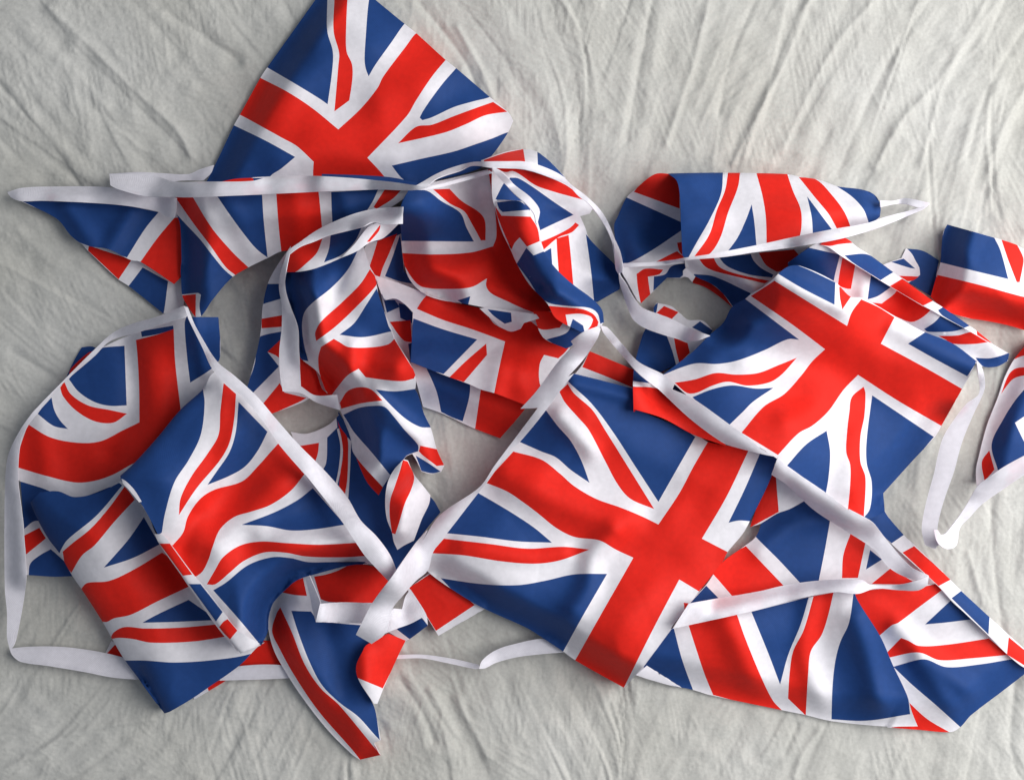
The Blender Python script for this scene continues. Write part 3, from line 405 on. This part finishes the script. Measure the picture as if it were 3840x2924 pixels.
# ---------------------------------------------------------------- the crumpled cloth
def flow(x, y):
    """direction of the creases at a pixel (unit vector), blended from a few places read off the photograph"""
    P = [(300,300,48),(900,500,52),(200,900,38),(200,1500,30),(1500,100,62),(2000,250,55),(2300,300,98),(2700,300,112),(3200,300,118),(3700,200,120),
         (2600,650,108),(3300,650,108),(3750,700,100),(3750,1400,97),(3600,2200,93),(3700,2800,95),(3200,2800,112),(2600,2800,118),(2100,2750,62),(1600,2800,70),
         (1000,2800,112),(500,2600,140),(100,2500,120),(100,2850,150),(1800,1600,80)]
    cx = np.zeros_like(x, dtype=float); cy = np.zeros_like(cx)
    for (a, b, g) in P:
        wgt = 1 / (((x - a) ** 2 + (y - b) ** 2) / 1e5 + 0.3) ** 2; g2 = math.radians(2 * g)
        cx += wgt * math.cos(g2); cy += wgt * math.sin(g2)
    t = np.arctan2(cy, cx) / 2
    return np.cos(t), np.sin(t)
def lic(src, x, y, L, n):
    """smear noise along the crease direction"""
    acc = src.copy(); W = 1.0
    for sg in (1, -1):
        px, py = x.copy(), y.copy(); dx, dy = FX * sg, FY * sg
        for i in range(n):
            px = px + dx * L / n; py = py + dy * L / n
            ndx = sample(FX, px, py); ndy = sample(FY, px, py)
            f = np.where(ndx * dx + ndy * dy < 0, -1, 1); dx, dy = ndx * f, ndy * f
            wg = 1 - (i + 1) / (n + 1.0); acc = acc + wg * sample(src, px, py); W += wg
    return acc / math.sqrt(W)
gy, gx = np.mgrid[0:NY, 0:NX]; gx = GX0 + gx * GS; gy = GY0 + gy * GS
FX, FY = flow(gx, gy)
def ridge(a): return 1 - 2 * np.minimum(1, np.abs(a / a.std()) * 0.9)
s1 = lic(noise2(NX, NY, 9), gx, gy, 560, 26)      # broad pleats, several centimetres long
s2 = lic(noise2(NX, NY, 3.5), gx, gy, 300, 22)     # finer creases
s3 = lic(noise2(NX, NY, 1.6), gx, gy, 60, 8)       # crinkle
def turned(deg, cell, L, n):
    global FX, FY
    a, b = FX, FY; t = math.radians(deg); FX, FY = a * math.cos(t) - b * math.sin(t), a * math.sin(t) + b * math.cos(t)
    r = lic(noise2(NX, NY, cell), gx, gy, L, n); FX, FY = a, b
    return r
q1 = turned(30, 2.2, 150, 14); q2 = turned(-36, 2.2, 150, 14); q3 = turned(70, 1.8, 90, 9)
cr = lambda a: np.maximum(0, 1 - np.abs(a / a.std()) * 2.2)
n4 = noise2(NX, NY, 4); n5 = noise2(NX, NY, 26); n6 = noise2(NX, NY, 9); n7 = noise2(NX, NY, 2)
amp = np.clip(0.75 + 0.3 * n5, 0.3, 1.4)
CLOTH = CL1 * s1 / s1.std() * amp + CL2 * ridge(s2) * amp + CL3 * s3 / s3.std() + CL4 * (cr(q1) * np.clip(n5 + .8, 0, 1.5) + cr(q2) * np.clip(.8 - n5, 0, 1.5) + 0.7 * cr(q3) * np.clip(n6 + .5, 0, 1.5)) + CL5 * n6 + CL6 * n7
for line, h, wd in [('KT 350,60 600,300 900,600 1120,800 1250,930 1330,1100', 2.2, 28), ('KT 0,580 220,830 400,1040 560,1280', -2.0, 22), ('KT 1100,60 1450,280 1650,430', -1.6, 26),
                    ('KT 180,760 420,1060 590,1290', 1.6, 26), ('KU 1050,0 900,370 780,600 640,880', 1.8, 20), ('KU 760,0 620,330 560,600', -1.4, 24), ('KU 210,0 150,300 70,760', -1.6, 24),
                    ('KU 1400,0 1180,260 1000,600 900,820', 1.4, 22), ('KU 1700,0 1480,330 1300,700 1200,950', -1.6, 26), ('KU 2000,0 1750,430 1550,640 1400,900', 1.8, 24), ('KU 2206,150 2000,500 1900,850', -1.5, 24),
                    ('KU 510,0 430,330 280,780', 1.3, 18), ('KU 2206,480 2080,700 1980,1000', 1.5, 24), ('O 985,60 1040,160 1075,250', 1.6, 20), ('O 905,10 1000,130 1030,200', -1.6, 20),
                    ('KV 520,420 660,640 720,800', -2.0, 26), ('KV 880,540 980,740 1060,900', 2.0, 26), ('KV 700,470 860,760', 1.4, 20), ('K10 1030,1420 930,1560 880,1700', 1.8, 18), ('K10 900,1400 830,1560', -1.6, 18),
                    ('K10 2010,100 2030,500 2100,1000', -1.6, 24), ('K10 1880,420 1960,700', 1.4, 20), ('K10 2150,1150 2120,1500 2160,1680', -1.5, 26), ('O 0,1660 170,1575 330,1545', 1.8, 22), ('O 30,760 160,840 200,880', -1.2, 26),
                    ('O 1600,340 1700,80 1740,0', 1.2, 18), ('O 2150,0 2040,160 1980,360', 1.2, 18)]:
    L = smooth(parse(line), False, 20); d = dist_line(gx, gy, L); wd *= 0.8; CLOTH += h * CLA * np.exp(-(d / wd) ** 1.4) - 0.45 * h * CLA * np.exp(-(d / (2.6 * wd)) ** 2)
# long straight pressed creases, sharp on one side
rs = random.Random(11)
for q in range(NCR):
    x, y = rs.uniform(-300, 4100), rs.uniform(-300, 3200); Lc = rs.uniform(260, 1000); P = []; dx0 = dy0 = None
    ang = math.radians(rs.gauss(0, 9))
    for t in range(int(Lc / 40)):
        a, b = flow(np.array([x]), np.array([y])); a, b = float(a[0]), float(b[0])
        a, b = a * math.cos(ang) - b * math.sin(ang), a * math.sin(ang) + b * math.cos(ang)
        if dx0 is not None and a * dx0 + b * dy0 < 0: a, b = -a, -b
        dx0, dy0 = a, b; P.append((x, y)); x += a * 40; y += b * 40
    P = np.array(P); h = rs.uniform(0.5, 1.3) * rs.choice((1, 1, -1)) * CRH; wd = rs.uniform(26, 75); side = rs.choice((1, -1))
    c0 = np.clip(((P.min(0) - 240 - (GX0, GY0)) / GS).astype(int), 0, None); c1 = ((P.max(0) + 240 - (GX0, GY0)) / GS).astype(int)
    sl = (slice(c0[1], min(NY, c1[1])), slice(c0[0], min(NX, c1[0]))); X = gx[sl]; Y = gy[sl]
    if X.size == 0: continue
    d = dist_line(X, Y, P); tx, ty = P[-1] - P[0]; nl = math.hypot(tx, ty)
    sd = ((X - P[0][0]) * ty - (Y - P[0][1]) * tx) / nl * side
    along = np.clip(((X - P[0][0]) * tx + (Y - P[0][1]) * ty) / nl / nl, 0, 1); env = np.sin(math.pi * np.clip(along, 0.03, 0.97)) ** 0.6
    prof = np.where(sd > 0, np.exp(-d / wd), np.exp(-(d / 8.0) ** 2))
    CLOTH[sl] += h * env * prof
CLOTH -= CLOTH.min(); CBASE = float(CLOTH.mean())
TOP = CLOTH.copy()

# ---------------------------------------------------------------- lay the pieces
def raster(poly, bb):
    j0, j1, i0, i1 = bb
    return inside(gx[j0:j1, i0:i1], gy[j0:j1, i0:i1], poly)
GN = blur(noise2(NX, NY, 30), 3); GN /= GN.std(); GN2 = blur(noise2(NX, NY, 14), 2); GN2 /= GN2.std()
PARTS = {}; ORDER = []
def lay(f, idx):
    out = smooth(parse(f['out']), True, 9)
    x0, y0 = out.min(0); x1, y1 = out.max(0); pad = 150
    i0 = max(0, int((x0 - pad - GX0) / GS)); i1 = min(NX, int((x1 + pad - GX0) / GS) + 1)
    j0 = max(0, int((y0 - pad - GY0) / GS)); j1 = min(NY, int((y1 + pad - GY0) / GS) + 1)
    if i1 - i0 < 4 or j1 - j0 < 4: return
    bb = (j0, j1, i0, i1); M = raster(out, bb); U = TOP[j0:j1, i0:i1].copy(); X = gx[j0:j1, i0:i1]; Y = gy[j0:j1, i0:i1]
    if not M.any(): return
    Um = np.where(maxf(M.astype(float), 3) > 0, U, CBASE * 0.6); st = f['stiff'] * (1.0 if f['base'] == 'T' else 1.5)
    D = blur(maxf(Um, int(st * 1.6)), st * 0.8)
    ed = dist_line(X, Y, np.vstack([out, out[:1]]))
    z = D + f['gap']
    big = np.clip(ed / 170.0, 0, 1); big = big * big * (3 - 2 * big)
    if f['base'] != 'T':
        z = z + f['lift'] * LM.get(f['part'], 1.0) * LIFT * (0.78 + 0.22 * big) + (0.9 * GN[j0:j1, i0:i1] + 0.35 * GN2[j0:j1, i0:i1]) * min(1.0, f['lift'] / 8.0) * WAV
    else: z = z + f['lift'] * LIFT
    for line, a, wd in f['folds']:
        z = z + a * FOLD * np.exp(-(dist_line(X, Y, smooth(parse(line), False, 25)) / (wd * 0.62)) ** 2)
    if f['tilt']:
        t = f['tilt'][0] * X + f['tilt'][1] * Y; z = z + TILT * (t - t[M].min())
    for line in f['drop']:
        d = np.clip(dist_line(X, Y, smooth(parse(line), False, 25)) / 110.0, 0, 1); k = 0.85 * (1 - d * d * (3 - 2 * d))
        z = z * (1 - k) + (D * 0.7 + U * 0.3 + 0.8) * k
    z = np.maximum(z, U + 0.5)
    TOP[j0:j1, i0:i1] = np.where(M, z, U)
    # rolled (folded-over) edges turn down
    zr = z
    rolls = [smooth(parse(l), False, 12) for l in f['roll']]
    # ---- mesh
    V = []; E = []
    def ring(P):
        b = len(V); n = len(P)
        for p in P: V.append((float(p[0]), float(p[1])))
        for k in range(n): E.append((b + k, b + (k + 1) % n))
    ring(out)
    regs = []
    for key in ('B', 'R', 'W', 'R2'):
        for s in f[key]:
            P = smooth(parse(s), True, 9); regs.append((key[0], P)); ring(P)
    sp = 13.0 if (x1 - x0) * (y1 - y0) > 90000 else 9.0
    hx = np.arange(x0 + 3, x1, sp); hy = np.arange(y0 + 3, y1, sp)
    HX, HY = np.meshgrid(hx, hy); HX[1::2] += sp / 2; HX = HX.ravel(); HY = HY.ravel()
    k = inside(HX, HY, out); HX, HY = HX[k], HY[k]
    dd = dist_line(HX, HY, np.vstack([out, out[:1]])); k = dd > 5; HX, HY = HX[k], HY[k]
    V += list(zip(HX.tolist(), HY.tolist()))
    c = out.mean(0)
    nrm = np.roll(out, -1, 0) - np.roll(out, 1, 0); nrm = np.stack([-nrm[:, 1], nrm[:, 0]], 1); nrm /= np.linalg.norm(nrm, axis=1)[:, None] + 1e-9
    for dlt in ((3.0, 8.0) if rolls else (4.0,)):
        for sg in (1, -1):
            Q = out + nrm * dlt * sg; kk = inside(Q[:, 0], Q[:, 1], out)
            dq = dist_line(Q[:, 0], Q[:, 1], np.vstack([out, out[:1]])); kk &= dq > dlt * 0.8
            V += [tuple(q) for q in Q[kk].tolist()]
    r = delaunay_2d_cdt([Vector(v) for v in V], E, [], 0, 0.05)
    vv = np.array([tuple(v) for v in r[0]]); ff = np.array(r[2])
    cen = vv[ff].mean(1)
    k = inside(cen[:, 0], cen[:, 1], out)
    a = vv[ff[:, 1]] - vv[ff[:, 0]]; b = vv[ff[:, 2]] - vv[ff[:, 0]]
    k &= np.abs(a[:, 0] * b[:, 1] - a[:, 1] * b[:, 0]) > 1e-3
    ff = ff[k]; cen = cen[k]
    mi = np.full(len(ff), ORD.index(f['base']))
    for key, P in regs: mi[inside(cen[:, 0], cen[:, 1], P)] = ORD.index(key)
    used = np.unique(ff); rm = np.full(len(vv), -1); rm[used] = np.arange(len(used)); vv = vv[used]; ff = rm[ff]
    zz = sample(zr, vv[:, 0], vv[:, 1], GX0 + i0 * GS, GY0 + j0 * GS)
    uu = sample(U, vv[:, 0], vv[:, 1], GX0 + i0 * GS, GY0 + j0 * GS)
    for L in rolls:
        rr = f['rr']; d = np.clip(dist_line(vv[:, 0], vv[:, 1], L) / rr, 0, 1)
        zz = zz - rr * PX * 1000 * 0.75 * (1 - np.sqrt(np.maximum(0, 1 - (1 - d) ** 2)))
    zz = np.maximum(zz, uu * 0.0 + np.minimum(zz, uu + 0.3) if not rolls else uu + 0.25)
    X_, Y_, Z_ = world(vv[:, 0], vv[:, 1], zz / 1000.0)
    nv = np.stack([X_, Y_, Z_], 1)
    # orient upwards
    e1 = nv[ff[:, 1]] - nv[ff[:, 0]]; e2 = nv[ff[:, 2]] - nv[ff[:, 0]]; flip = (e1[:, 0] * e2[:, 1] - e1[:, 1] * e2[:, 0]) < 0
    ff[flip] = ff[flip][:, ::-1]
    if f['base'] != 'T' and f['lift'] * LM.get(f['part'], 1.0) > 3:
        # unseen skirt tucked in beneath the edge, added to stop light passing under
        P = out; area = np.sum(P[:, 0] * np.roll(P[:, 1], -1) - np.roll(P[:, 0], -1) * P[:, 1]); sg = 1.0 if area > 0 else -1.0
        tg = np.roll(P, -2, 0) - np.roll(P, 2, 0); nn = np.stack([-tg[:, 1], tg[:, 0]], 1) * sg; nn /= np.linalg.norm(nn, axis=1)[:, None] + 1e-9
        rings = []
        bx, by = GX0 + i0 * GS, GY0 + j0 * GS
        for frac, ins in ((0.0, 1.5), (0.35, 7.0), (0.75, 16.0), (1.0, 26.0)):
            Q = P + nn * ins; bad = ~inside(Q[:, 0], Q[:, 1], out); Q[bad] = P[bad] + nn[bad] * 1.5
            zt = sample(zr, P[:, 0], P[:, 1], bx, by)
            for L in rolls:
                rr = f['rr']; d = np.clip(dist_line(P[:, 0], P[:, 1], L) / rr, 0, 1); zt = zt - rr * PX * 1000 * 0.75 * (1 - np.sqrt(np.maximum(0, 1 - (1 - d) ** 2)))
            zt = zt - 0.35; zb = sample(U, Q[:, 0], Q[:, 1], bx, by) + 0.3; zt = np.maximum(zt, zb)
            zq = zt * (1 - frac) + zb * frac
            rings.append((Q, zq))
        n = len(P); base = len(vv); ok = (rings[0][1] - rings[-1][1]) > 1.5
        vv = np.vstack([vv] + [q for q, _ in rings]); zk = np.concatenate([q for _, q in rings])
        a_, b_, c_ = world(vv[base:, 0], vv[base:, 1], zk / 1000.0); nv = np.vstack([nv, np.stack([a_, b_, c_], 1)])
        kk = np.arange(n); k2 = (kk + 1) % n; tr = []; colr = np.full(n, ORD.index(f['base'])); Qm = P + nn * 6
        for key, PP in regs: colr[inside(Qm[:, 0], Qm[:, 1], PP)] = ORD.index(key)
        sel = ok & ok[k2]; mm = []
        for r_ in range(3):
            A = base + r_ * n + kk[sel]; B_ = base + r_ * n + k2[sel]; Cc = A + n; Dd = B_ + n
            tr += [np.stack([A, Cc, B_], 1), np.stack([B_, Cc, Dd], 1)]; mm += [colr[sel], colr[sel]]
        ff = np.vstack([ff] + tr); mi = np.concatenate([mi] + mm)
    ea = dist_line(vv[:, 0], vv[:, 1], np.vstack([out, out[:1]]))
    return nv, ff, mi, ea

def mesh(name, nv, ff, mi, mats):
    me = bpy.data.meshes.new(name)
    me.vertices.add(len(nv)); me.vertices.foreach_set('co', nv.astype(np.float32).ravel())
    me.loops.add(ff.size); me.loops.foreach_set('vertex_index', ff.astype(np.int32).ravel())
    me.polygons.add(len(ff)); me.polygons.foreach_set('loop_start', np.arange(0, ff.size, ff.shape[1], dtype=np.int32))
    me.polygons.foreach_set('material_index', mi.astype(np.int32)); me.polygons.foreach_set('use_smooth', np.ones(len(ff), bool))
    for m in mats: me.materials.append(m)
    me.update(calc_edges=True); me.validate()
    ei = np.zeros(len(me.loops), np.int32); me.loops.foreach_get('edge_index', ei)      # crisp cut edges
    bd = np.bincount(ei, minlength=len(me.edges)) == 1
    sa = me.attributes.get('sharp_edge') or me.attributes.new('sharp_edge', 'BOOLEAN', 'EDGE'); sa.data.foreach_set('value', bd)
    o = bpy.data.objects.new(name, me); C.objects.link(o); return o

def report(): print('max height', TOP.max() - CBASE)
root = bpy.data.objects.new('flag_bunting', None); C.objects.link(root)
root['label'] = 'heap of red, white and blue flag bunting on white tape lying on a crumpled cloth'; root['category'] = 'bunting'
acc = {}
ntape = 0
for n, f in enumerate(FAC):
    r = lay(f, n)
    if r is None: continue
    key = f['part']
    if key == 'tape': key = 'tape#%d' % ntape; ntape += 1
    acc.setdefault(key, []).append(r)
for key, L in acc.items():
    off = 0; nvs = []; ffs = []; mis = []; eas = []
    for nv, ff, mi, ea in L: eas.append(ea); nvs.append(nv); ffs.append(ff + off); mis.append(mi); off += len(nv)
    nm = 'tape' if key.startswith('tape#') else 'flag'
    o = mesh(nm, np.vstack(nvs), np.vstack(ffs), np.concatenate(mis), [MAT[k] for k in ORD])
    o.parent = root
    if nm == 'tape':
        at = o.data.attributes.new('edge', 'FLOAT', 'POINT'); at.data.foreach_set('value', np.concatenate(eas).astype(np.float32))
    if nm == 'flag' and key in FLAG_LABELS: o['label'] = FLAG_LABELS[key]
    s = o.modifiers.new('thickness', 'SOLIDIFY'); s.thickness = 0.0006 if nm == 'tape' else 0.00035; s.offset = -1

# the cloth itself: one sheet, fine where the photograph looks and coarser further out
m = bpy.data.materials.new('linen'); m.use_nodes = True; nt = m.node_tree; N = nt.nodes; Lk = nt.links
b = N['Principled BSDF']; b.inputs['Roughness'].default_value = 0.85; b.inputs['Specular IOR Level'].default_value = 0.2
b.inputs['Sheen Weight'].default_value = 0.15
tc = N.new('ShaderNodeTexCoord')
n1 = N.new('ShaderNodeTexNoise'); n1.inputs['Scale'].default_value = 7; n1.inputs['Detail'].default_value = 6; Lk.new(tc.outputs['Object'], n1.inputs['Vector'])
n2 = N.new('ShaderNodeTexNoise'); n2.inputs['Scale'].default_value = 420; n2.inputs['Detail'].default_value = 3; Lk.new(tc.outputs['Object'], n2.inputs['Vector'])
mx = N.new('ShaderNodeMix'); mx.data_type = 'RGBA'; mx.inputs['A'].default_value = (0.485, 0.48, 0.45, 1); mx.inputs['B'].default_value = (0.555, 0.552, 0.532, 1)
mr = N.new('ShaderNodeMapRange'); mr.inputs['From Min'].default_value = 0.35; mr.inputs['From Max'].default_value = 0.65; Lk.new(n1.outputs['Fac'], mr.inputs['Value'])
Lk.new(mr.outputs[0], mx.inputs['Factor'])
v2 = N.new('ShaderNodeMapRange'); v2.inputs['From Min'].default_value = 0.3; v2.inputs['From Max'].default_value = 0.7; v2.inputs['To Min'].default_value = 0.93; v2.inputs['To Max'].default_value = 1.05
Lk.new(n2.outputs['Fac'], v2.inputs['Value'])
vm = N.new('ShaderNodeVectorMath'); vm.operation = 'SCALE'; Lk.new(mx.outputs['Result'], vm.inputs[0]); Lk.new(v2.outputs[0], vm.inputs['Scale'])
Lk.new(vm.outputs[0], b.inputs['Base Color'])
n3 = N.new('ShaderNodeTexNoise'); n3.inputs['Scale'].default_value = 150; n3.inputs['Detail'].default_value = 8; n3.inputs['Roughness'].default_value = 0.65; Lk.new(tc.outputs['Object'], n3.inputs['Vector'])
bp = N.new('ShaderNodeBump'); bp.inputs['Strength'].default_value = 0.45; bp.inputs['Distance'].default_value = 0.001
Lk.new(n3.outputs['Fac'], bp.inputs['Height']); Lk.new(bp.outputs['Normal'], b.inputs['Normal'])
far = np.concatenate([np.arange(20, 1500, 24.0), [1600, 1900, 2400, 3200]])
ax = np.concatenate([GX0 - far[::-1], GX0 + np.arange(NX) * GS, GX0 + (NX - 1) * GS + far])
ay = np.concatenate([GY0 - far[::-1], GY0 + np.arange(NY) * GS, GY0 + (NY - 1) * GS + far])
AX, AY = np.meshgrid(ax, ay)
def mirror(v, a, n):
    L = (n - 1) * GS; t = np.mod(v - a, 2 * L); return a + np.where(t > L, 2 * L - t, t)
H = sample(CLOTH, mirror(AX, GX0, NX), mirror(AY, GY0, NY))
X_, Y_ = (AX - 1920) * PX, (1462 - AY) * PX
nv = np.stack([X_.ravel(), Y_.ravel(), H.ravel() / 1000.0], 1)
ny, nx = AX.shape; ii = np.arange(ny * nx).reshape(ny, nx)
ff = np.stack([ii[:-1, :-1].ravel(), ii[1:, :-1].ravel(), ii[1:, 1:].ravel(), ii[:-1, 1:].ravel()], 1)
o = mesh('crumpled_cloth', nv, ff, np.zeros(len(ff), int), [m]); o['kind'] = 'structure'
report()
